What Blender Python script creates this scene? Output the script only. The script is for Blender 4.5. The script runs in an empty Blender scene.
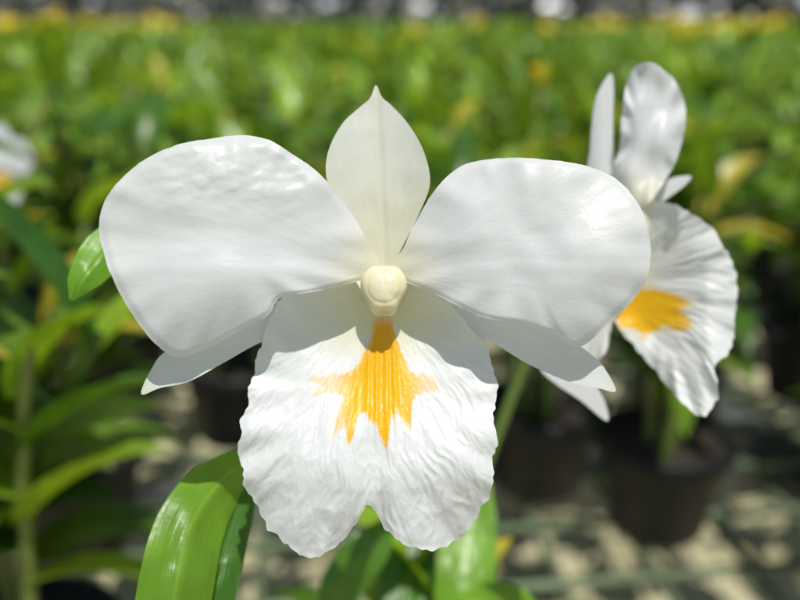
import bpy, math, random
from mathutils import Vector, noise, Matrix
random.seed(7)
S=bpy.context.scene
PI=math.pi
# ---------------------------------------------------------------- camera frame
F=858.0
CAM=Vector((0,0,1.17))
PITCH=math.atan(280/F)
fw=Vector((0,math.cos(PITCH),-math.sin(PITCH)))
rt=Vector((1,0,0))
up=Vector((0,math.sin(PITCH),math.cos(PITCH)))
def W(px,py,d):
    return CAM+fw*d+rt*((px-400)/F*d)+up*((300-py)/F*d)
BZ=0.75
def B(px,py,z=BZ):
    d=fw+rt*((px-400)/F)+up*((300-py)/F)
    k=(z-CAM.z)/d.z
    return CAM+d*k
def clamp(x,a=0.,b=1.): return max(a,min(b,x))
def sm(a,b,x):
    t=clamp((x-a)/(b-a)); return t*t*(3-2*t)
def mixc(a,b,t): return tuple(a[i]*(1-t)+b[i]*t for i in range(3))
# ---------------------------------------------------------------- materials
def newmat(n):
    m=bpy.data.materials.new(n); m.use_nodes=True
    nt=m.node_tree; nt.nodes.clear()
    return m,nt.nodes,nt.links
def mat_petal(bump=0.5,trans=0.3,scl=(9,1.6,1)):
    m,N,L=newmat("petal")
    out=N.new("ShaderNodeOutputMaterial")
    at=N.new("ShaderNodeAttribute"); at.attribute_name="Col"
    p=N.new("ShaderNodeBsdfPrincipled"); p.inputs["Roughness"].default_value=0.38
    p.inputs["Specular IOR Level"].default_value=0.4
    tr=N.new("ShaderNodeBsdfTranslucent"); mx=N.new("ShaderNodeMixShader"); mx.inputs[0].default_value=trans
    uv=N.new("ShaderNodeUVMap"); uv.uv_map="UVMap"
    mp=N.new("ShaderNodeMapping"); mp.inputs["Scale"].default_value=scl
    L.new(uv.outputs[0],mp.inputs[0])
    n1=N.new("ShaderNodeTexNoise"); n1.inputs["Scale"].default_value=1.6; n1.inputs["Detail"].default_value=3; n1.inputs["Distortion"].default_value=0.6
    L.new(mp.outputs[0],n1.inputs["Vector"])
    tc=N.new("ShaderNodeTexCoord")
    n2=N.new("ShaderNodeTexNoise"); n2.inputs["Scale"].default_value=1700; n2.inputs["Detail"].default_value=1
    L.new(tc.outputs["Object"],n2.inputs["Vector"])
    n3=N.new("ShaderNodeTexNoise"); n3.inputs["Scale"].default_value=150; n3.inputs["Detail"].default_value=3
    L.new(tc.outputs["Object"],n3.inputs["Vector"])
    b1=N.new("ShaderNodeBump"); b1.inputs["Strength"].default_value=bump; b1.inputs["Distance"].default_value=0.0009
    b2=N.new("ShaderNodeBump"); b2.inputs["Strength"].default_value=0.35; b2.inputs["Distance"].default_value=0.00012
    b3=N.new("ShaderNodeBump"); b3.inputs["Strength"].default_value=0.22; b3.inputs["Distance"].default_value=0.0008
    L.new(n1.outputs["Fac"],b1.inputs["Height"]); L.new(n2.outputs["Fac"],b2.inputs["Height"]); L.new(n3.outputs["Fac"],b3.inputs["Height"])
    L.new(b1.outputs[0],b2.inputs["Normal"]); L.new(b2.outputs[0],b3.inputs["Normal"])
    L.new(b3.outputs[0],p.inputs["Normal"]); L.new(b1.outputs[0],tr.inputs["Normal"])
    rm=N.new("ShaderNodeMapRange"); rm.inputs[1].default_value=0.35; rm.inputs[2].default_value=0.7; rm.inputs[3].default_value=0.955; rm.inputs[4].default_value=1.0
    L.new(n1.outputs["Fac"],rm.inputs[0])
    mc=N.new("ShaderNodeMix"); mc.data_type='RGBA'; mc.blend_type='MULTIPLY'; mc.inputs[0].default_value=1
    L.new(at.outputs["Color"],mc.inputs[6]); L.new(rm.outputs[0],mc.inputs[7])
    L.new(mc.outputs[2],p.inputs["Base Color"]); L.new(mc.outputs[2],tr.inputs["Color"])
    L.new(p.outputs[0],mx.inputs[1]); L.new(tr.outputs[0],mx.inputs[2]); L.new(mx.outputs[0],out.inputs[0])
    return m
def mat_leaf(name="leaf",rough=0.33,trans=0.35,veins=True):
    m,N,L=newmat(name)
    out=N.new("ShaderNodeOutputMaterial")
    at=N.new("ShaderNodeAttribute"); at.attribute_name="Col"
    p=N.new("ShaderNodeBsdfPrincipled"); p.inputs["Roughness"].default_value=rough
    p.inputs["Specular IOR Level"].default_value=0.5
    tr=N.new("ShaderNodeBsdfTranslucent"); mx=N.new("ShaderNodeMixShader"); mx.inputs[0].default_value=trans
    tc=N.new("ShaderNodeTexCoord")
    gm=N.new("ShaderNodeMix"); gm.data_type='RGBA'; gm.blend_type='MULTIPLY'; gm.inputs[0].default_value=1
    gm.inputs[7].default_value=(2.0,1.7,0.5,1)
    if veins:
        n=N.new("ShaderNodeTexNoise"); n.inputs["Scale"].default_value=60; n.inputs["Detail"].default_value=5
        L.new(tc.outputs["Object"],n.inputs["Vector"])
        rm=N.new("ShaderNodeMapRange"); rm.inputs[1].default_value=0.3; rm.inputs[2].default_value=0.7; rm.inputs[3].default_value=0.72; rm.inputs[4].default_value=1.15
        L.new(n.outputs["Fac"],rm.inputs[0])
        mc=N.new("ShaderNodeMix"); mc.data_type='RGBA'; mc.blend_type='MULTIPLY'; mc.inputs[0].default_value=1
        L.new(at.outputs["Color"],mc.inputs[6]); L.new(rm.outputs[0],mc.inputs[7])
        src=mc.outputs[2]
        uv=N.new("ShaderNodeUVMap"); uv.uv_map="UVMap"
        mp=N.new("ShaderNodeMapping"); mp.inputs["Scale"].default_value=(13,0.8,1)
        L.new(uv.outputs[0],mp.inputs[0])
        nn=N.new("ShaderNodeTexNoise"); nn.inputs["Scale"].default_value=1.0; nn.inputs["Detail"].default_value=4
        L.new(mp.outputs[0],nn.inputs["Vector"])
        bp=N.new("ShaderNodeBump"); bp.inputs["Strength"].default_value=0.28; bp.inputs["Distance"].default_value=0.0006
        L.new(nn.outputs["Fac"],bp.inputs["Height"]); 
        n4=N.new("ShaderNodeTexNoise"); n4.inputs["Scale"].default_value=900; n4.inputs["Detail"].default_value=2
        L.new(tc.outputs["Object"],n4.inputs["Vector"])
        bq=N.new("ShaderNodeBump"); bq.inputs["Strength"].default_value=0.3; bq.inputs["Distance"].default_value=0.0002
        L.new(n4.outputs["Fac"],bq.inputs["Height"]); L.new(bp.outputs[0],bq.inputs["Normal"])
        L.new(bq.outputs[0],p.inputs["Normal"])
    else: src=at.outputs["Color"]
    L.new(src,gm.inputs[6]); L.new(src,p.inputs["Base Color"])
    if trans>0:
        L.new(gm.outputs[2],tr.inputs["Color"])
        L.new(p.outputs[0],mx.inputs[1]); L.new(tr.outputs[0],mx.inputs[2]); L.new(mx.outputs[0],out.inputs[0])
    else: L.new(p.outputs[0],out.inputs[0])
    return m
def mat_solid(name,c1,c2,scale,rough=0.6,bump=0.2,dist=0.002,metal=0.0,spec=0.5):
    m,N,L=newmat(name)
    out=N.new("ShaderNodeOutputMaterial"); p=N.new("ShaderNodeBsdfPrincipled")
    p.inputs["Roughness"].default_value=rough; p.inputs["Metallic"].default_value=metal; p.inputs["Specular IOR Level"].default_value=spec
    tc=N.new("ShaderNodeTexCoord"); n=N.new("ShaderNodeTexNoise"); n.inputs["Scale"].default_value=scale; n.inputs["Detail"].default_value=6
    L.new(tc.outputs["Object"],n.inputs["Vector"])
    cr=N.new("ShaderNodeValToRGB"); cr.color_ramp.elements[0].position=0.35; cr.color_ramp.elements[1].position=0.65
    cr.color_ramp.elements[0].color=(*c1,1); cr.color_ramp.elements[1].color=(*c2,1)
    L.new(n.outputs["Fac"],cr.inputs[0]); L.new(cr.outputs[0],p.inputs["Base Color"])
    b=N.new("ShaderNodeBump"); b.inputs["Strength"].default_value=bump; b.inputs["Distance"].default_value=dist
    L.new(n.outputs["Fac"],b.inputs["Height"]); L.new(b.outputs[0],p.inputs["Normal"])
    L.new(p.outputs[0],out.inputs[0])
    return m
M_PETAL=mat_petal(0.10,0.42)
M_LIP=mat_petal(0.3,0.33,(11,2.4,1)); M_LIP.name="lip_petal"
M_COL=mat_petal(0.0,0.2); M_COL.name="column_wax"
M_LEAF=mat_leaf("leaf",.32,.35)
M_LEAFB=mat_leaf("bed_leaf",.33,.33,False)
M_CANE=mat_leaf("cane",0.5,0.0,False)
M_POT=mat_solid("black_plastic",(0.006,0.006,0.007),(0.014,0.014,0.015),30,0.5,0.1,.002,0,.3)
M_BARK=mat_solid("bark_mix",(0.012,0.009,0.007),(0.05,0.035,0.022),90,0.9,0.8,0.01)
M_GROUND=mat_solid("ground_gravel",(0.34,0.31,0.17),(0.55,0.51,0.32),5,0.9,0.5,0.02)
M_WIRE=mat_solid("bench_wire",(0.09,0.13,0.075),(0.19,0.24,0.14),25,0.5,0.2,0.001)
M_PIPE=mat_solid("steel_pipe",(0.08,0.09,0.09),(0.16,0.17,0.17),8,0.45,0.1,0.001,0.4)
M_GLINT=mat_solid("glint_white",(0.62,0.66,0.72),(0.78,0.79,0.8),8,0.3,0.1,0.001,0.0)  # white of the added glint panels
# ---------------------------------------------------------------- mesh helpers
def mk(name,verts,faces,cols=None,uvs=None,mats=(),mi=None,parent=None,smooth=True):
    me=bpy.data.meshes.new(name); 
    off=parent.location if parent is not None else Vector((0,0,0))
    me.from_pydata([tuple(Vector(v)-off) for v in verts],[],faces)
    for m in mats: me.materials.append(m)
    if mi: me.polygons.foreach_set("material_index",mi)
    if smooth: me.polygons.foreach_set("use_smooth",[True]*len(faces))
    if cols:
        a=me.color_attributes.new(name="Col",type='FLOAT_COLOR',domain='POINT')
        fl=[]
        for c in cols: fl.extend((c[0],c[1],c[2],1.0))
        a.data.foreach_set("color",fl)
    if uvs:
        u=me.uv_layers.new(name="UVMap")
        li=[0]*len(me.loops); me.loops.foreach_get("vertex_index",li)
        fl=[]
        for i in li: fl.extend(uvs[i])
        u.data.foreach_set("uv",fl)
    me.update()
    ob=bpy.data.objects.new(name,me); S.collection.objects.link(ob)
    if parent is not None: ob.parent=parent
    return ob
def empty(name,loc):
    e=bpy.data.objects.new(name,None); e.location=loc; e.empty_display_size=0.02
    S.collection.objects.link(e); return e
def spline(pts,n,closed=True):
    P=[Vector(p) for p in pts]; m=len(P); out=[]
    segs=m if closed else m-1
    for i in range(segs):
        if closed: a,b,c,d=P[(i-1)%m],P[i],P[(i+1)%m],P[(i+2)%m]
        else: a,b,c,d=P[max(i-1,0)],P[i],P[i+1],P[min(i+2,m-1)]
        for k in range(16):
            t=k/16
            out.append(0.5*((2*b)+(c-a)*t+(2*a-5*b+4*c-d)*t*t+(3*b-a-3*c+d)*t**3))
    if not closed: out.append(P[-1])
    else: out.append(out[0].copy())
    L=[0]
    for i in range(1,len(out)): L.append(L[-1]+(out[i]-out[i-1]).length)
    res=[]; j=0; cnt=n
    for k in range(n):
        s=L[-1]*k/(n if closed else n-1)
        while j<len(L)-2 and L[j+1]<s: j+=1
        t=(s-L[j])/max(L[j+1]-L[j],1e-9)
        res.append(out[j].lerp(out[j+1],clamp(t)))
    return res
def sheet(name,outline,center,wf,D,colf,parent,mat,base,rings=34,n=200,ruffle=0.0,rfreq=14,rough=0.0,curl=0.0):
    o=spline(outline,n); c=Vector(center); b=Vector(base); ax=(c-b); aa=math.atan2(ax.y,ax.x)
    V=[];C=[];U=[]
    def add(x,y,t,i):
        w=wf(x,y)
        if ruffle:
            a=i/n*2*PI
            w+=ruffle*(sm(0.45,1,t)**1.7)*(noise.noise(Vector((math.cos(a)*rfreq*.5,math.sin(a)*rfreq*.5,D*31)))*2.0)
        if curl: w-=curl*sm(.93,1.0,t)
        V.append(W(x,y,D-w*0.001))
        C.append(colf(x,y,t))
        dx,dy=x-b.x,y-b.y
        an=math.atan2(dy,dx)-aa
        while an>PI: an-=2*PI
        while an<-PI: an+=2*PI
        U.append((an,math.hypot(dx,dy)/100.))
    add(c.x,c.y,0,0)
    for r in range(1,rings+1):
        t=(r/rings)**0.85
        for i,p in enumerate(o):
            q=p
            if rough:
                rr=1+rough*noise.noise(Vector((p.x*0.06,p.y*0.06,3.3)))+rough*.7*noise.noise(Vector((p.x*0.16,p.y*0.16,8.3)))
                q=c+(p-c)*(1+(rr-1)*t**4)
            v=c+(q-c)*t
            add(v.x,v.y,t,i)
    Fc=[]
    for i in range(n): Fc.append((0,1+(i+1)%n,1+i))
    for r in range(rings-1):
        for i in range(n):
            a=1+r*n+i; a2=1+r*n+(i+1)%n
            Fc.append((a,a2,a2+n,a+n))
    return mk(name,V,Fc,C,U,[mat],None,parent)
def tube(V,Fc,C,path,radii,col,k=8):
    b0=len(V)
    for i,p in enumerate(path):
        p=Vector(p)
        d=(Vector(path[min(i+1,len(path)-1)])-Vector(path[max(i-1,0)])).normalized()
        s=d.cross(Vector((0.13,0.2,0.97))); 
        if s.length<0.1: s=d.cross(Vector((1,0,0)))
        s.normalize(); u=s.cross(d)
        for j in range(k):
            a=2*PI*j/k
            V.append(p+(s*math.cos(a)+u*math.sin(a))*radii[i]); C.append(col(i) if callable(col) else col)
    for i in range(len(path)-1):
        for j in range(k):
            Fc.append((b0+i*k+j,b0+i*k+(j+1)%k,b0+(i+1)*k+(j+1)%k,b0+(i+1)*k+j))
    Fc.append(tuple(b0+(len(path)-1)*k+j for j in range(k)))
# ---------------------------------------------------------------- colours
WH=(0.84,0.86,0.86); CRM=(0.84,0.81,0.60); GRN=(0.62,0.72,0.38); YEL=(0.95,0.54,0.008); ORG=(0.94,0.40,0.004)
def n2(x,y,f,s=0): return noise.noise(Vector((x*f,y*f,s)))
# ================================================================ MAIN FLOWER
D=0.19
fl=empty("orchid_flower",W(384,290,D))
def c_petal(bx,by):
    def f(x,y,t):
        d=math.hypot(x-bx,y-by)
        return mixc(CRM,WH,sm(10,75,d))
    return f
LP=[(381,272),(368,243),(347,207),(322,176),(291,153),(268,140),(240,135),(208,139),(176,145),(144,160),(116,184),(103,206),(99,230),(106,260),(116,286),(131,312),(152,340),(178,357),(212,346),(243,329),(268,315),(281,298),(318,291),(352,283)]
def wLP(x,y):
    s=clamp((380-x)/280,-.1,1.1); ym=268-25*sm(0,.6,s)
    q=(y-ym)/105
    w=13*math.sin(PI*.62*s)-5.0*q*q*sm(0,.5,s)
    w+=3.2*n2(x,y,.011,1)*sm(0.1,.4,s)
    w+=0.8*n2(x,y,.026,5)*sm(0.1,.4,s)*sm(270,180,y)
    r=noise.noise(Vector((x*.042+1.0*n2(x,y,.03,4),y*.07+.02*x,2.0)))+.3*noise.noise(Vector((x*.1,y*.14,7.0)))
    w+=0.32*sm(-.35,.65,r)*sm(240,180,y)*sm(345,290,x)*sm(112,180,x)
    for k in (-1,0,1):
        w-=0.2*math.exp(-((y-ym-22*k*s)/8.)**2)*sm(1,.5,s)*sm(0.05,.2,s)
    return w
sheet("left_petal",LP,(235,245),wLP,D,c_petal(384,275),fl,M_PETAL,(384,272),60,300,0.6,8,0.005,.5)
RP=[(389,273),(402,250),(418,218),(438,186),(466,164),(508,158),(550,160),(590,167),(620,182),(642,211),(650,243),(648,274),(634,299),(606,326),(579,347),(556,336),(524,325),(484,318),(452,303),(425,290),(402,281)]
def wRP(x,y):
    s=clamp((x-388)/265,-.1,1.1); ym=268-22*sm(0,.6,s)
    q=(y-ym)/95
    w=14*math.sin(PI*.62*s)-5.5*q*q*sm(0,.5,s)
    w+=3.0*n2(x,y,.011,11)*sm(0.1,.4,s)
    w+=0.4*n2(x,y,.035,15)*sm(0.1,.4,s)
    for k in (-1,0,1):
        w-=0.2*math.exp(-((y-ym-20*k*s)/8.)**2)*sm(1,.5,s)*sm(0.05,.2,s)
    return w
sheet("right_petal",RP,(525,248),wRP,D,c_petal(384,275),fl,M_PETAL,(384,272),60,300,0.6,8,0.005,.5)
DS=[(382,270),(361,238),(341,207),(327,180),(328,152),(342,124),(360,107),(370,98),(376,85),(382,97),(392,106),(409,125),(424,152),(430,183),(419,214),(405,242),(391,268)]
def wDS(x,y):
    s=clamp((270-y)/185)
    mx=385-9*s
    return -3-2*s+0.0016*(x-mx)**2-0.3*math.exp(-((x-mx)/4)**2)+0.5*n2(x,y,.03,3)-1.5*s*s
def cDS(x,y,t):
    s=clamp((270-y)/185)
    c=mixc(CRM,(.82,.84,.75),sm(0,.75,s))
    c=mixc(c,GRN,.4*sm(.93,1.0,s))
    return mixc(c,CRM,.3*math.exp(-((x-(385-9*s))/7)**2))
sheet("dorsal_sepal",DS,(379,175),wDS,D,cDS,fl,M_PETAL,(385,275),40,200)
LS=[(378,286),(320,300),(262,309),(200,335),(165,352),(152,368),(141,394),(160,388),(190,381),(225,362),(262,342),(305,330),(375,308)]
sheet("left_lateral_sepal",LS,(262,325),lambda x,y:-10+11*sm(350,200,x)-.04*(330-y-(x-262)*.25)+.5*n2(x,y,.03,4),D,
      lambda x,y,t:mixc(WH,GRN,.35*sm(160,143,x)),fl,M_PETAL,(384,285),30,200)
RS=[(390,286),(440,296),(500,314),(560,334),(588,352),(603,366),(616,391),(598,388),(570,382),(530,365),(492,343),(450,327),(395,306)]
sheet("right_lateral_sepal",RS,(500,332),lambda x,y:-10+11*sm(420,560,x)-.04*(335-y+(x-500)*.25)+.5*n2(x,y,.03,6),D,
      lambda x,y,t:mixc(WH,GRN,.35*sm(600,615,x)),fl,M_PETAL,(384,285),30,200)
# ---- lip
LIP=[(384,272),(362,276),(335,280),(300,286),(279,300),(268,325),(261,345),(254,370),(247,400),(240,438),(245,480),(261,514),(283,543),(305,557),(330,551),(350,532),(362,514),(369,505),(376,514),(388,532),(407,545),(430,548),(459,536),(480,511),(493,476),(497,440),(494,408),(497,386),(489,352),(465,322),(438,295),(408,280)]
YP=[(376,314),(371,338),(362,360),(350,374),(330,373),(308,379),(322,386),(312,396),(334,393),(345,398),(339,414),(333,440),(344,424),(350,443),(358,416),(367,414),(377,430),(386,450),(391,424),(397,408),(403,420),(409,436),(412,406),(417,395),(438,390),(434,375),(408,374),(399,345),(390,314)]
def sdf(P,x,y):
    ins=False; dm=1e9; n=len(P); j=n-1
    for i in range(n):
        xi,yi=P[i]; xj,yj=P[j]
        if (yi>y)!=(yj>y) and x<(xj-xi)*(y-yi)/(yj-yi)+xi: ins=not ins
        ex,ey=xj-xi,yj-yi; t=clamp(((x-xi)*ex+(y-yi)*ey)/(ex*ex+ey*ey))
        d=math.hypot(x-xi-ex*t,y-yi-ey*t); dm=min(dm,d); j=i
    return dm if ins else -dm
def wLIP(x,y):
    nx=(x-375)/125; ny=clamp((y-276)/270)
    w=-7+13*sm(0.14,.8,ny)-4*sm(.72,1.05,ny)
    w+=7*abs(nx)**2.4*(1-sm(.05,.6,ny))
    w-=4.5*nx*nx*sm(.4,.9,ny)
    w-=1.6*math.exp(-((x-374)/10)**2)*sm(.4,.95,ny)
    for k in (-9,-3,4,10):
        w+=0.5*math.exp(-((x-381-k*(1+ny))/2.8)**2)*sm(.72,.4,ny)
    an=math.atan2(x-378,y-290); r=math.hypot(x-378,y-290)
    q1=noise.noise(Vector((an*4.5+.3*n2(x,y,.02,9),r*.010,1)))
    q2=noise.noise(Vector((an*11+.8*n2(x,y,.02,9),r*.022,4)))
    q3=noise.noise(Vector((an*24+1.5*n2(x,y,.03,19),r*.040,7)))
    q4=noise.noise(Vector((an*48+2.2*n2(x,y,.04,29),r*.075,17)))
    w+=(1.1*q1+.45*(.4-abs(q2)*1.6)+.24*(.4-abs(q3)*1.6)+.11*(.4-abs(q4)*1.6))*sm(60,200,r)
    w+=1.4*n2(x,y,.016,21)*sm(40,120,r)
    return w
def cLIP(x,y,t):
    d=math.hypot((x-382)/1.3,y-300)
    c=mixc(mixc(CRM,(0.8,0.82,0.5),.3),WH,sm(15,85,d))
    if 295<x<450 and 305<y<460:
        an=math.atan2(x-381,y-300)
        s=sdf(YP,x,y)+5.5*noise.noise(Vector((an*24,math.hypot(x-381,y-300)*.02,2)))+1.5*n2(x,y,.3,2)
        a=sm(-2.5,2.5,s)
        wing=sm(26,50,abs(x-380))*.5
        a*=1-wing
        a*=sm(310,328,y)
        yc=mixc(YEL,ORG,.4*sm(390,330,y)+.4*clamp(noise.noise(Vector((an*30,y*.02,5)))+.1))
        c=mixc(c,yc,a)
    return c
sheet("lip",LIP,(376,400),wLIP,D,cLIP,fl,M_LIP,(381,290),160,600,1.3,11,0.03,.3)
# ---- column: dome with anther cap relief
CO=[(384,266),(397,267),(406,276),(407,289),(400,303),(396,312),(390,316),(384,315),(378,316),(372,312),(367,303),(361,289),(362,276),(371,267)]
def colfun(x,y,t):
    c=(0.83,0.79,0.55)
    d=math.hypot((x-384)/1.05,(y-287))
    c=mixc(c,(0.78,0.68,0.33),.35*math.exp(-((d-16)/2.2)**2))
    c=mixc(c,(0.75,0.5,0.15),.45*math.exp(-((x-384)/6)**2-((y-312)/3)**2))
    return c
o=spline(CO,96); V=[];C=[];U=[];Fc=[]
cc=Vector((384.5,289)); V.append(W(cc.x,cc.y,D-.004)); C.append(colfun(cc.x,cc.y,0)); U.append((0,0))
R=44
for r in range(1,R+1):
    t=r/R; 
    if t<=.75: tt=t/.75; k=math.sin(tt*PI/2); w=4.0-3.5*(1-math.cos(tt*PI/2))
    else: k=1-.2*(t-.75)/.25; w=.5-9*(t-.75)/.25
    for p in o:
        q=cc+(p-cc)*k; ww=w
        if t<=.75:
            d=math.hypot((q.x-384)/1.05,(q.y-287)); ww-=.16*math.exp(-((d-16.)/1.6)**2)
            ww-=.2*math.exp(-((q.x-384)/1.6)**2)*sm(292,278,q.y)
            ww-=1.2*math.exp(-((q.x-384)/9)**2-((q.y-312)/3)**2)
            ww+=.1*n2(q.x,q.y,.12,3)
        V.append(W(q.x,q.y,D-ww*.001)); C.append(colfun(q.x,q.y,t)); U.append((0,0))
n=96
for i in range(n): Fc.append((0,1+(i+1)%n,1+i))
for r in range(R-1):
    for i in range(n):
        a=1+r*n+i; a2=1+r*n+(i+1)%n; Fc.append((a,a2,a2+n,a+n))
mk("column",V,Fc,C,U,[M_COL],None,fl)
# pedicel
V=[];C=[];Fc=[]
top=W(384,285,D+.008); caneTop=Vector((0.03,0.29,1.0))
path=spline([tuple(top),tuple(top+Vector((0.004,.03,-.012))),tuple(top+Vector((.012,.06,-.045))),tuple(caneTop)],20,False)
tube(V,Fc,C,path,[.003+.001*math.sin(i/19*PI) for i in range(20)],(0.35,0.45,0.15),10)
mk("pedicel",V,Fc,C,None,[M_CANE],None,fl)

# ================================================================ SECOND FLOWER
D2=0.236
f2=empty("orchid_flower",W(640,220,D2))
UP=[(608,190),(612,168),(619,150),(621,120),(625,92),(630,74),(640,63),(652,62),(664,70),(674,80),(684,100),(686,122),(681,146),(674,165),(662,185),(648,204),(628,206)]
sheet("upper_petal",UP,(650,135),lambda x,y:6-.006*(x-648)**2+.05*(x-648)+2.4*n2(x,y,.028,31)-2.2*math.exp(-((x-650-(y-135)*-.12)/12)**2),D2,c_petal(640,225),f2,M_PETAL,(636,215),36,200,1.8,6,.02)
SP=[(588,172),(590,150),(592,120),(597,95),(606,78),(612,74),(614,90),(613,120),(614,150),(616,175),(612,200),(600,200)]
sheet("dorsal_sepal",SP,(603,140),lambda x,y:-4-.01*(x-603)**2,D2,c_petal(630,230),f2,M_PETAL,(610,215),26,160)
S3=[(640,205),(655,188),(672,178),(691,176),(684,186),(668,198),(650,210)]
sheet("side_sepal",S3,(663,192),lambda x,y:-6+.0*x,D2,c_petal(630,230),f2,M_PETAL,(636,212),20,120)
NP=[(630,205),(615,225),(598,260),(585,300),(578,330),(572,350),(590,362),(606,352),(612,325),(622,290),(640,250),(650,222)]
sheet("near_petal",NP,(608,290),lambda x,y:3+.12*(x-605)+1.5*n2(x,y,.03,35),D2,c_petal(640,215),f2,M_PETAL,(640,210),30,180,1.0)
S4=[(560,345),(548,360),(541,370),(556,384),(580,400),(607,421),(605,402),(597,385),(598,360),(590,340)]
sheet("lower_sepal",S4,(577,374),lambda x,y:-3+.03*(x-577),D2,c_petal(640,215),f2,M_PETAL,(600,330),26,160)
L2=[(640,206),(652,200),(672,204),(695,216),(716,235),(732,262),(738,290),(735,318),(733,342),(725,357),(714,366),(718,384),(717,402),(708,414),(692,411),(672,391),(652,368),(632,344),(618,328),(606,312),(612,290),(624,262),(634,232)]
Y2=[(612,292),(635,286),(655,288),(675,294),(696,305),(682,311),(694,326),(680,330),(664,328),(655,332),(645,339),(632,328),(620,330),(616,310)]
def wL2(x,y):
    a=(x-610)/125; b=(y-300)/110
    w=-10+20*sm(0,1,a)-6*sm(.75,1.1,a)+5*b*b-3*sm(.5,1.,b)
    an=math.atan2(y-285,x-600); r=math.hypot(x-600,y-285)
    w+=(noise.noise(Vector((an*5+.4*n2(x,y,.02,2),r*.014,3)))*1.5+(.3-abs(noise.noise(Vector((an*14+.8*n2(x,y,.03,5),r*.03,6)))))*.7)*sm(40,120,r)
    return w
def cL2(x,y,t):
    c=mixc(CRM,WH,sm(15,70,math.hypot(x-605,y-290)))
    s=sdf(Y2,x,y)+5*noise.noise(Vector((y*.25,x*.03,3)))
    return mixc(c,mixc(YEL,ORG,.3*sm(660,615,x)+.3*clamp(noise.noise(Vector((y*.3,x*.02,6))))),sm(-3,3,s)*(1-.2*sm(670,700,x)))
sheet("lip",L2,(668,300),wL2,D2,cL2,f2,M_LIP,(600,285),80,340,1.8,9,0.035)
V=[];C=[];Fc=[]
path=spline([tuple(W(628,230,D2+.006)),tuple(W(600,270,D2+.02)),tuple(W(540,330,D2+.05)),tuple(caneTop)],18,False)
tube(V,Fc,C,path,[.0022]*18,(0.16,0.26,0.06),10)
mk("pedicel",V,Fc,C,None,[M_CANE],None,f2)
V=[];C=[];Fc=[]
path=[W(632,222,D2),W(622,240,D2-.004),W(616,258,D2-.007),W(614,270,D2-.008)]
tube(V,Fc,C,path,[.004,.0045,.004,.002],(0.85,0.82,0.6),12)
mk("column",V,Fc,C,None,[M_COL],None,f2)
# ================================================================ generic leaf & plants
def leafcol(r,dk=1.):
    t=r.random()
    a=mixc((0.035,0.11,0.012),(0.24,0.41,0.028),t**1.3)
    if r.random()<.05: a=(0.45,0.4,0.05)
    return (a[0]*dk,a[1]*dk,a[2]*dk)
def leaf(V,Fc,C,U,base,d,L,wd,droop,col,nl=7,roll=0.,fold=.22,ks=(-1,-.5,0,.5,1)):
    p=Vector(base); d=Vector(d).normalized(); step=L/nl; b0=len(V); m=len(ks)
    for i in range(nl+1):
        t=i/nl
        s=d.cross(Vector((0,0,1)))
        if s.length<.05: s=Vector((1,0,0))
        s.normalize(); s=(Matrix.Rotation(roll,3,d)@s); u=s.cross(d)
        w=wd*(math.sin(PI*clamp(.1+.9*t))**.65)*(1-.15*t) if t<1 else 0.0006
        for k in ks:
            V.append(p+s*(w*k*.5)+u*(abs(k)*w*fold)); C.append(mixc(col,(col[0]*1.5,col[1]*1.35,col[2]*1.3),.5 if k==0 else 0)); U.append((k,t*5))
        p=p+d*step
        d=(d+Vector((0,0,-1))*droop/nl).normalized()
    for i in range(nl):
        for k in range(m-1):
            a=b0+i*m+k; Fc.append((a,a+1,a+m+1,a+m))
def plant_geo(V,Fc,C,U,MI,ox,oy,oz,r,hmin=.15,hmax=.27,canes=4,pot=True,leafn=8,nl=7,scale=1.,ks=(-1,-.5,0,.5,1),wide=1.):
    ph=.085*scale; pr=.055*scale
    if pot:
        prof=[(pr*.72,0),(pr*.95,ph*.85),(pr*1.06,ph*.86),(pr*1.06,ph),(pr*.96,ph),(pr*.92,ph*.88)]
        b0=len(V);k=20 if nl>6 else 10
        for (rr,z) in prof:
            for j in range(k):
                a=2*PI*j/k; V.append(Vector((ox+rr*math.cos(a),oy+rr*math.sin(a),oz+z))); C.append((.02,.02,.02)); U.append((0,0))
        for i in range(len(prof)-1):
            for j in range(k):
                Fc.append((b0+i*k+j,b0+i*k+(j+1)%k,b0+(i+1)*k+(j+1)%k,b0+(i+1)*k+j)); MI.append(2)
        Fc.append(tuple(b0+(len(prof)-1)*k+j for j in range(k))); MI.append(3)
    for c in range(canes):
        a=r.random()*2*PI; rr=r.random()*pr*.6
        b=Vector((ox+rr*math.cos(a),oy+rr*math.sin(a),oz+ph*.85))
        h=r.uniform(hmin,hmax); ln=Vector((math.cos(a),math.sin(a),0))*r.uniform(.05,.35)*h
        path=[b+Vector((0,0,h))*t+ln*t*t for t in [i/8 for i in range(9)]]
        cc=mixc((.12,.2,.03),(.26,.28,.07),r.random())
        n0=len(Fc)
        tube(V,Fc,C,path,[(.004+.0012*(i%2))*scale*(1-.04*i) for i in range(9)],cc,7 if nl>6 else 5)
        while len(U)<len(V): U.append((0,0))
        MI.extend([1]*(len(Fc)-n0))
        a2=r.random()*PI
        for q in range(leafn):
            t=.25+.75*(q+.5)/leafn
            p=b+Vector((0,0,h))*t+ln*t*t
            az=a2+q*PI+r.uniform(-.5,.5); el=r.uniform(.25,1.0)+.3*(t>.85)
            d=Vector((math.cos(az)*math.cos(el),math.sin(az)*math.cos(el),math.sin(el)))
            n0=len(Fc)
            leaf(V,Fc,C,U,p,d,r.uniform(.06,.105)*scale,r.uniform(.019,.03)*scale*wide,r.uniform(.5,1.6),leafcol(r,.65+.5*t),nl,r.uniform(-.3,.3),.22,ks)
            MI.extend([0]*(len(Fc)-n0))
MATS=[M_LEAF,M_CANE,M_POT,M_BARK]
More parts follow.
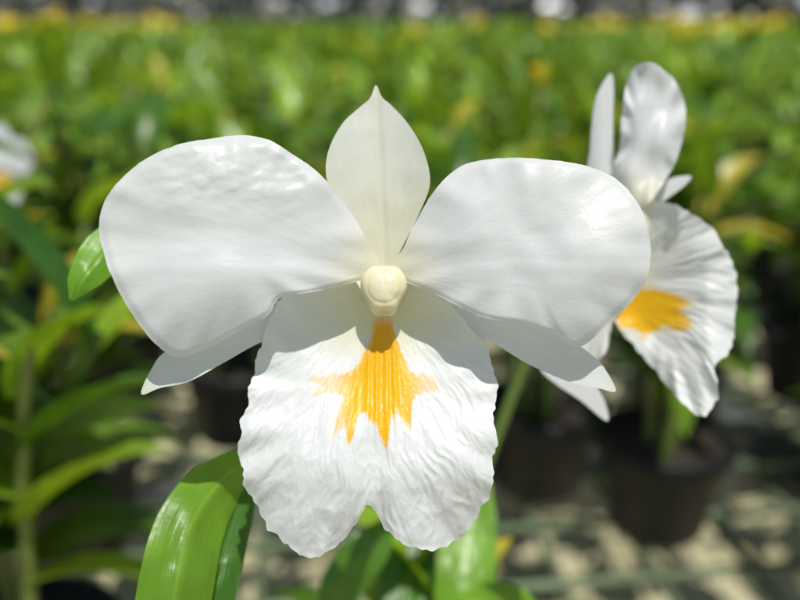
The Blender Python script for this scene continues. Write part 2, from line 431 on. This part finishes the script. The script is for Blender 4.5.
def near_plant(pos,seed,**kw):
    r=random.Random(seed); V=[];Fc=[];C=[];U=[];MI=[]
    plant_geo(V,Fc,C,U,MI,0,0,0,r,**kw)
    ob=mk("orchid_plant",V,Fc,C,U,MATS,MI)
    ob.location=pos; return ob
def P3(px,py): 
    p=B(px,py); return (p.x,p.y,BZ+.004)
r=random.Random(5)
mp=empty("orchid_plant",Vector((0.02,.33,BZ)))
V=[];Fc=[];C=[];U=[];MI=[]
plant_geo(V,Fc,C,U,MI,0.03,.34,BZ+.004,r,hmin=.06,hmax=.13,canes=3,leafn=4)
n0=len(Fc)
path=spline([(0.03,.34,BZ+.08),(0.025,.33,BZ+.14),(0.03,.31,.93),tuple(caneTop)],20,False)
tube(V,Fc,C,path,[.0055]*20,(.22,.3,.08),10)
while len(U)<len(V): U.append((0,0))
MI.extend([1]*(len(Fc)-n0))
mk("canes_and_pot",V,Fc,C,U,MATS,MI,mp)
def pxleaf(name,cl,wd,col,parent,foldmm=3,n=40,asym=1.0):
    c=spline(cl,n,False); V=[];Fc=[];C=[];U=[]
    K=12
    for i,p in enumerate(c):
        t=i/(n-1); a=c[min(i+1,n-1)]-c[max(i-1,0)]
        s=Vector((-a.y,a.x)); s.normalize()
        x=t*(len(wd)-1); j=min(int(x),len(wd)-2); w=wd[j]*(1-(x-j))+wd[j+1]*(x-j) 
        for k in range(-K,K+1):
            q=k/K
            ex=p.x+s.x*w*q; ey=p.y+s.y*w*q
            fd=foldmm*(asym if (s.x*q)>0 else 1.0)
            dd=p.z+abs(q)**1.25*fd*.001*(w/40)+.0012*n2(ex,ey,.025,3)+.0003*n2(ex,ey,.09,6)+.0005*math.exp(-(q/.06)**2)
            V.append(W(ex,ey,dd)); cl2=mixc(col,(col[0]*1.5,col[1]*1.3,col[2]*1.8),.9*math.exp(-(q/.05)**2)); C.append(cl2); U.append((q,t*4))
    M=2*K+1
    for i in range(n-1):
        for k in range(M-1):
            a=i*M+k; Fc.append((a,a+1,a+M+1,a+M))
    return mk(name,V,Fc,C,U,[M_LEAF],None,parent)
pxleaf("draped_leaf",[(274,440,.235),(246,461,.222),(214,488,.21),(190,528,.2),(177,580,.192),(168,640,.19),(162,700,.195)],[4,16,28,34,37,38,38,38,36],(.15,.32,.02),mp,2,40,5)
pxleaf("draped_leaf_shaded",[(268,452,.236),(251,478,.226),(238,512,.217),(224,560,.208),(212,620,.203),(204,690,.203)],[3,12,18,20,20,18,16],(.05,.15,.012),mp,3)  # added strip, its dark green paints the shaded right half of the draped leaf
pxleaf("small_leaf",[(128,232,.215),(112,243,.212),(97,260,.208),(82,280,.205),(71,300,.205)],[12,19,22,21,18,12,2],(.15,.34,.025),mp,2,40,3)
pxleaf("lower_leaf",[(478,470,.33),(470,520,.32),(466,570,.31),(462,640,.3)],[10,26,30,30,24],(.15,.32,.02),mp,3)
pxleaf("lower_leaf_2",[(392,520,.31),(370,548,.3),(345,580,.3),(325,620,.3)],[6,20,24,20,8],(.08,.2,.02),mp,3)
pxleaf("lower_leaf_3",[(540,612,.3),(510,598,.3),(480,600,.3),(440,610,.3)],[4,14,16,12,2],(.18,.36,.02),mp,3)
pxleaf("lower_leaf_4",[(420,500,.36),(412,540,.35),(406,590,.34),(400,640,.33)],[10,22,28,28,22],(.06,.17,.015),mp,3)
# neighbours standing on the bench
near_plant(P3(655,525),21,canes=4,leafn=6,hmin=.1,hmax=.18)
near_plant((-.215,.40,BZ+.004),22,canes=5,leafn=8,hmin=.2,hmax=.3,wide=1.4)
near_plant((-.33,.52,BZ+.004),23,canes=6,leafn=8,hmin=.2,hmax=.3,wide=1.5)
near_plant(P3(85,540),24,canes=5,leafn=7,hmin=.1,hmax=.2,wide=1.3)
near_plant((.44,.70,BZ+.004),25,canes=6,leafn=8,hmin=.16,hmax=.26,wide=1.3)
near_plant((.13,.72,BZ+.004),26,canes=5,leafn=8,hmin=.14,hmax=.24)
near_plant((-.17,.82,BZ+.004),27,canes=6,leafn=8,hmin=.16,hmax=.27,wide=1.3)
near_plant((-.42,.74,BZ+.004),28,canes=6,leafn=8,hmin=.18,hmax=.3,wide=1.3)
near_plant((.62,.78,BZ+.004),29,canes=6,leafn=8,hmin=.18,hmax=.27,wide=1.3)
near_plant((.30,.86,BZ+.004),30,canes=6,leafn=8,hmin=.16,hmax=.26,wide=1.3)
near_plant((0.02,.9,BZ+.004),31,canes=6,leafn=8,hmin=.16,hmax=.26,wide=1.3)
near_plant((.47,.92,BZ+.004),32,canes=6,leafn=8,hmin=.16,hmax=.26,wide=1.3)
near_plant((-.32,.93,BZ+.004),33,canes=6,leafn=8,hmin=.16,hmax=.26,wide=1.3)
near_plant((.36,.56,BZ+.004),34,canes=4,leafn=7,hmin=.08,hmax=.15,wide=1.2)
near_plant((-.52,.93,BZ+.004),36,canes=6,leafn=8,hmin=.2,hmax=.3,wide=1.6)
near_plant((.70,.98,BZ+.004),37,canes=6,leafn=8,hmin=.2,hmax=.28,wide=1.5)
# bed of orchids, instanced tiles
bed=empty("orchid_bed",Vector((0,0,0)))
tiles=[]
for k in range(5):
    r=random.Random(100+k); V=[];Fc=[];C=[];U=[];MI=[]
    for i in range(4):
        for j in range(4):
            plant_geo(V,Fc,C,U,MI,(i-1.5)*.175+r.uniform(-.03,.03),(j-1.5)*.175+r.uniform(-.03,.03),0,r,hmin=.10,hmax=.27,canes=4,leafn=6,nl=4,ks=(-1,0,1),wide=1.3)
    me=bpy.data.meshes.new("orchid_clump"); me.from_pydata([tuple(v) for v in V],[],Fc)
    for m in [M_LEAFB,M_CANE,M_POT,M_BARK]: me.materials.append(m)
    me.polygons.foreach_set("material_index",MI); me.polygons.foreach_set("use_smooth",[True]*len(Fc))
    a=me.color_attributes.new(name="Col",type='FLOAT_COLOR',domain='POINT'); q=[]
    for c in C: q.extend((*c,1.))
    a.data.foreach_set("color",q)
    tiles.append(me)
r=random.Random(3)
y=1.36
while y<21:
    hw=.48*y+.7; x=-hw+r.uniform(0,.3)
    while x<hw:
        ob=bpy.data.objects.new("clump",tiles[r.randrange(5)]); S.collection.objects.link(ob); ob.parent=bed
        ob.location=(x,y,BZ+.004+r.uniform(-.01,.0)); ob.rotation_euler=(0,0,r.randrange(4)*PI/2)
        s=r.uniform(.8,1.18); ob.scale=(1,1,s)
        x+=.7
    y+=.7
# yellow orchid flowers far away
V=[];Fc=[];C=[]
def far_flower(V,Fc,C,p,s,col,r):
    nrm=Vector((r.uniform(-.6,.6),-1,r.uniform(-.1,.8))).normalized(); a=nrm.cross(Vector((0,0,1))).normalized(); b=a.cross(nrm)
    for k in range(5):
        an=k*2*PI/5+r.random()*.3; d=a*math.cos(an)+b*math.sin(an); e=nrm.cross(d)
        b0=len(V)
        V.extend([p,p+d*s*.5+e*s*.28+nrm*s*.1,p+d*s,p+d*s*.5-e*s*.28+nrm*s*.1]); C.extend([col]*4)
        Fc.append((b0,b0+1,b0+2,b0+3))
for g in range(70):
    yy=r.uniform(7,14)
    px=r.choice([r.uniform(-20,200),r.uniform(640,820),r.uniform(-20,200),r.uniform(640,820),r.uniform(-20,100),r.uniform(200,640)])
    xx=(px-400)/F*yy*1.04; zz=r.gauss(1.10,.035)
    for i in range(r.randint(4,13)):
        far_flower(V,Fc,C,Vector((xx+r.gauss(0,.09),yy+r.gauss(0,.1),zz+r.gauss(0,.04))),r.uniform(.03,.055),(.88,.62,.01),r)
for (x_,y_) in [(.95,1.75),(1.02,1.8)]:
    far_flower(V,Fc,C,Vector((x_*.9,y_,.97)),.02,(.85,.42,.03),r)
mk("yellow_orchid_flowers",V,Fc,C,None,[M_CANE],None,None)
# white flower at far left (blurred)
D3=.62
f3=empty("orchid_flower",W(5,165,D3))
def radial(name,cx,cy,ang,L,wd,wf,col):
    pts=[]
    for t,s in [(0,.0),(.15,.35),(.45,.95),(.75,.9),(.95,.45),(1.0,0),(.95,-.45),(.75,-.9),(.45,-.95),(.15,-.35)]:
        x=t*L; yv=s*wd
        pts.append((cx+x*math.cos(ang)-yv*math.sin(ang),cy+x*math.sin(ang)+yv*math.cos(ang)))
    c=(cx+.5*L*math.cos(ang),cy+.5*L*math.sin(ang))
    sheet(name,pts,c,wf,D3,col,f3,M_PETAL,(cx,cy),12,60)
wcol=lambda x,y,t:WH
radial("dorsal_sepal",0,165,-1.6,42,12,lambda x,y:-3,wcol)
radial("petal_a",0,165,-.5,34,20,lambda x,y:2,wcol)
radial("petal_b",0,165,-2.6,42,20,lambda x,y:2,wcol)
radial("sepal_a",0,165,.8,34,9,lambda x,y:-4,wcol)
radial("lip",0,168,1.5,42,20,lambda x,y:6,lambda x,y,t:mixc(WH,YEL,sm(14,6,math.hypot(x-2,y-182))))
V=[];C=[];Fc=[]
path=spline([tuple(W(0,165,D3+.01)),tuple(W(-8,190,D3+.05)),(-.36,.75,.95),(-.37,.76,.84)],12,False)
tube(V,Fc,C,path,[.003]*12,(0.3,0.4,0.15),8)
mk("pedicel",V,Fc,C,None,[M_CANE],None,f3)
# ================================================================ benches
def box(V,Fc,x0,x1,y0,y1,z0,z1):
    b=len(V)
    V.extend([Vector(p) for p in [(x0,y0,z0),(x1,y0,z0),(x1,y1,z0),(x0,y1,z0),(x0,y0,z1),(x1,y0,z1),(x1,y1,z1),(x0,y1,z1)]])
    Fc.extend([(b,b+3,b+2,b+1),(b+4,b+5,b+6,b+7),(b,b+1,b+5,b+4),(b+1,b+2,b+6,b+5),(b+2,b+3,b+7,b+6),(b+3,b,b+4,b+7)])
def bench(y0,y1,x0,x1,sp,rot=0,rad=.0023):
    V=[];Fc=[];C=[]
    x=x0
    while x<=x1:
        tube(V,Fc,C,[(x,y0,BZ-2*rad),(x,y1,BZ-2*rad)],[rad]*2,(0,0,0),6); x+=sp
    y=y0
    while y<=y1:
        tube(V,Fc,C,[(x0,y,BZ),(x1,y,BZ)],[rad]*2,(0,0,0),6); y+=sp*1.0
    e=empty("potting_bench",Vector((0,0,0)))
    a=mk("wire_mesh_top",V,Fc,None,None,[M_WIRE],None,e)
    V=[];Fc=[]
    for yy in (y0,y1,(y0+y1)/2): box(V,Fc,x0,x1,yy-.02,yy+.02,BZ-.05,BZ-.014)
    xx=x0+.3
    while xx<x1:
        box(V,Fc,xx-.02,xx+.02,y0+.021,(y0+y1)/2-.021,BZ-.049,BZ-.015)
        box(V,Fc,xx-.02,xx+.02,(y0+y1)/2+.021,y1-.021,BZ-.049,BZ-.015)
        for yy in (y0+.06,y1-.06): box(V,Fc,xx-.018,xx+.018,yy-.018,yy+.018,0,BZ-.05)
        xx+=1.2
    mk("frame",V,Fc,None,None,[M_PIPE],None,e,False)
    e.rotation_euler=(0,0,rot)
bench(-.25,1.75,-2.2,2.2,.08,math.radians(7),.0042)
y=2.1
while y<22:
    hw=.5*y+2; bench(y,y+1.75,-hw,hw,.14); y+=2.1
# ground
V=[(-400,-200,0),(400,-200,0),(400,900,0),(-400,900,0)]
mk("ground",[Vector(v) for v in V],[(0,1,2,3)],None,None,[M_GROUND],None,None,False)
# ================================================================ shade house posts and distant trees
e=empty("shade_house_frame",Vector((0,0,0)))
V=[];Fc=[];C=[]
for x in range(-14,15,4):
    tube(V,Fc,C,[(x-.1,20,0),(x-.1,20,3.4)],[.07]*2,(0,0,0),10)
for z in (1.36,3.4):
    tube(V,Fc,C,[(-16,20.1,z),(16,20.1,z)],[.03]*2,(0,0,0),8)
mk("posts_and_rails",V,Fc,None,None,[M_PIPE],None,e)
# white panels added beyond the benches to stand in for blurred sun glints
V=[];Fc=[]
r=random.Random(15)
for px in [(288,10),(303,6),(333,12),(345,7),(420,14),(434,6),(535,14),(549,9),(640,15),(664,20),(690,9),(772,16),(790,8),(120,9),(30,7),(215,7),(600,6),(480,6),(75,5),(255,5),(380,5),(720,6)]:
    xx=(px[0]-400)/F*22.*1.04; h=px[1]/F*22*.5; zc=1.17+r.uniform(.08,.45); hh=h*r.uniform(.6,1.1)
    b0=len(V); K=10; sk=r.uniform(-.3,.3)
    for i in range(K+1):
        a=PI*i/K*.5
        for sx in (-1,0,1):
            V.append(Vector((xx+sx*h*(1-.5*(i/K)**2)+sk*h*i/K,22+.5*math.sin(a)*h,zc-hh*.6+hh*1.2*math.sin(a)*(.9+.1*sx))))
    for i in range(K):
        for k in range(2):
            a=b0+i*3+k; Fc.append((a,a+1,a+4,a+3))
mk("glint_panels",V,Fc,None,None,[M_GLINT])
V=[];Fc=[];C=[]
r=random.Random(77)
for i in range(30000):
    x=r.uniform(-19,19); yy=r.uniform(23,26); z=abs(r.gauss(0,1))*2.
    if noise.noise(Vector((x*1.3,z*2.4,5)))>.3: continue
    s=r.uniform(.07,.2); n1_=Vector((r.gauss(0,1),r.gauss(0,1),r.gauss(0,1))).normalized(); a=n1_.orthogonal().normalized(); b=n1_.cross(a)
    p=Vector((x,yy,z)); b0=len(V); V.extend([p-a*s,p+b*s*.5,p+a*s,p-b*s*.5]); Fc.append((b0,b0+1,b0+2,b0+3))
    c=mixc((.008,.014,.01),(.03,.05,.025),r.random()); C.extend([c]*4)
for x in [-17,-12.5,-9,-5,-1.5,2.5,6,10,14.5]:
    n0=len(V); tube(V,Fc,C,[(x,25,0),(x+.1,25.2,2),(x-.1,25,4.5)],[.16,.12,.05],(.06,.045,.03),8)
mk("tree_line",V,Fc,C,None,[M_CANE],None,None,False)
# ================================================================ light
w=bpy.data.worlds.new("World"); S.world=w; w.use_nodes=True
N=w.node_tree.nodes; L=w.node_tree.links
sky=N.new("ShaderNodeTexSky"); sky.sky_type='NISHITA'; sky.sun_disc=False
EL=math.radians(69); AZ=math.radians(160)
sky.sun_elevation=EL; sky.sun_rotation=AZ
bg=N.get("Background") or N.new("ShaderNodeBackground"); bg.inputs[1].default_value=.085
L.new(sky.outputs[0],bg.inputs[0])
sd=Vector((math.sin(AZ)*math.cos(EL),math.cos(AZ)*math.cos(EL),math.sin(EL)))
sl=bpy.data.lights.new("sun",'SUN'); sl.energy=4.45; sl.angle=math.radians(.5); sl.color=(1,.96,.91)
so=bpy.data.objects.new("sun",sl); S.collection.objects.link(so); so.rotation_euler=sd.to_track_quat('Z','Y').to_euler(); so.location=(0,0,6)
# camera
cd=bpy.data.cameras.new("camera"); cam=bpy.data.objects.new("camera",cd); S.collection.objects.link(cam)
cd.sensor_width=36; cd.lens=36*F/800; cd.clip_start=.01; cd.clip_end=2000
cam.location=CAM; cam.rotation_euler=(PI/2-PITCH,0,0)
cd.dof.use_dof=True; cd.dof.focus_distance=.184; cd.dof.aperture_fstop=7.5
S.camera=cam
S.view_settings.view_transform='Standard'; S.view_settings.look='None'; S.view_settings.exposure=0
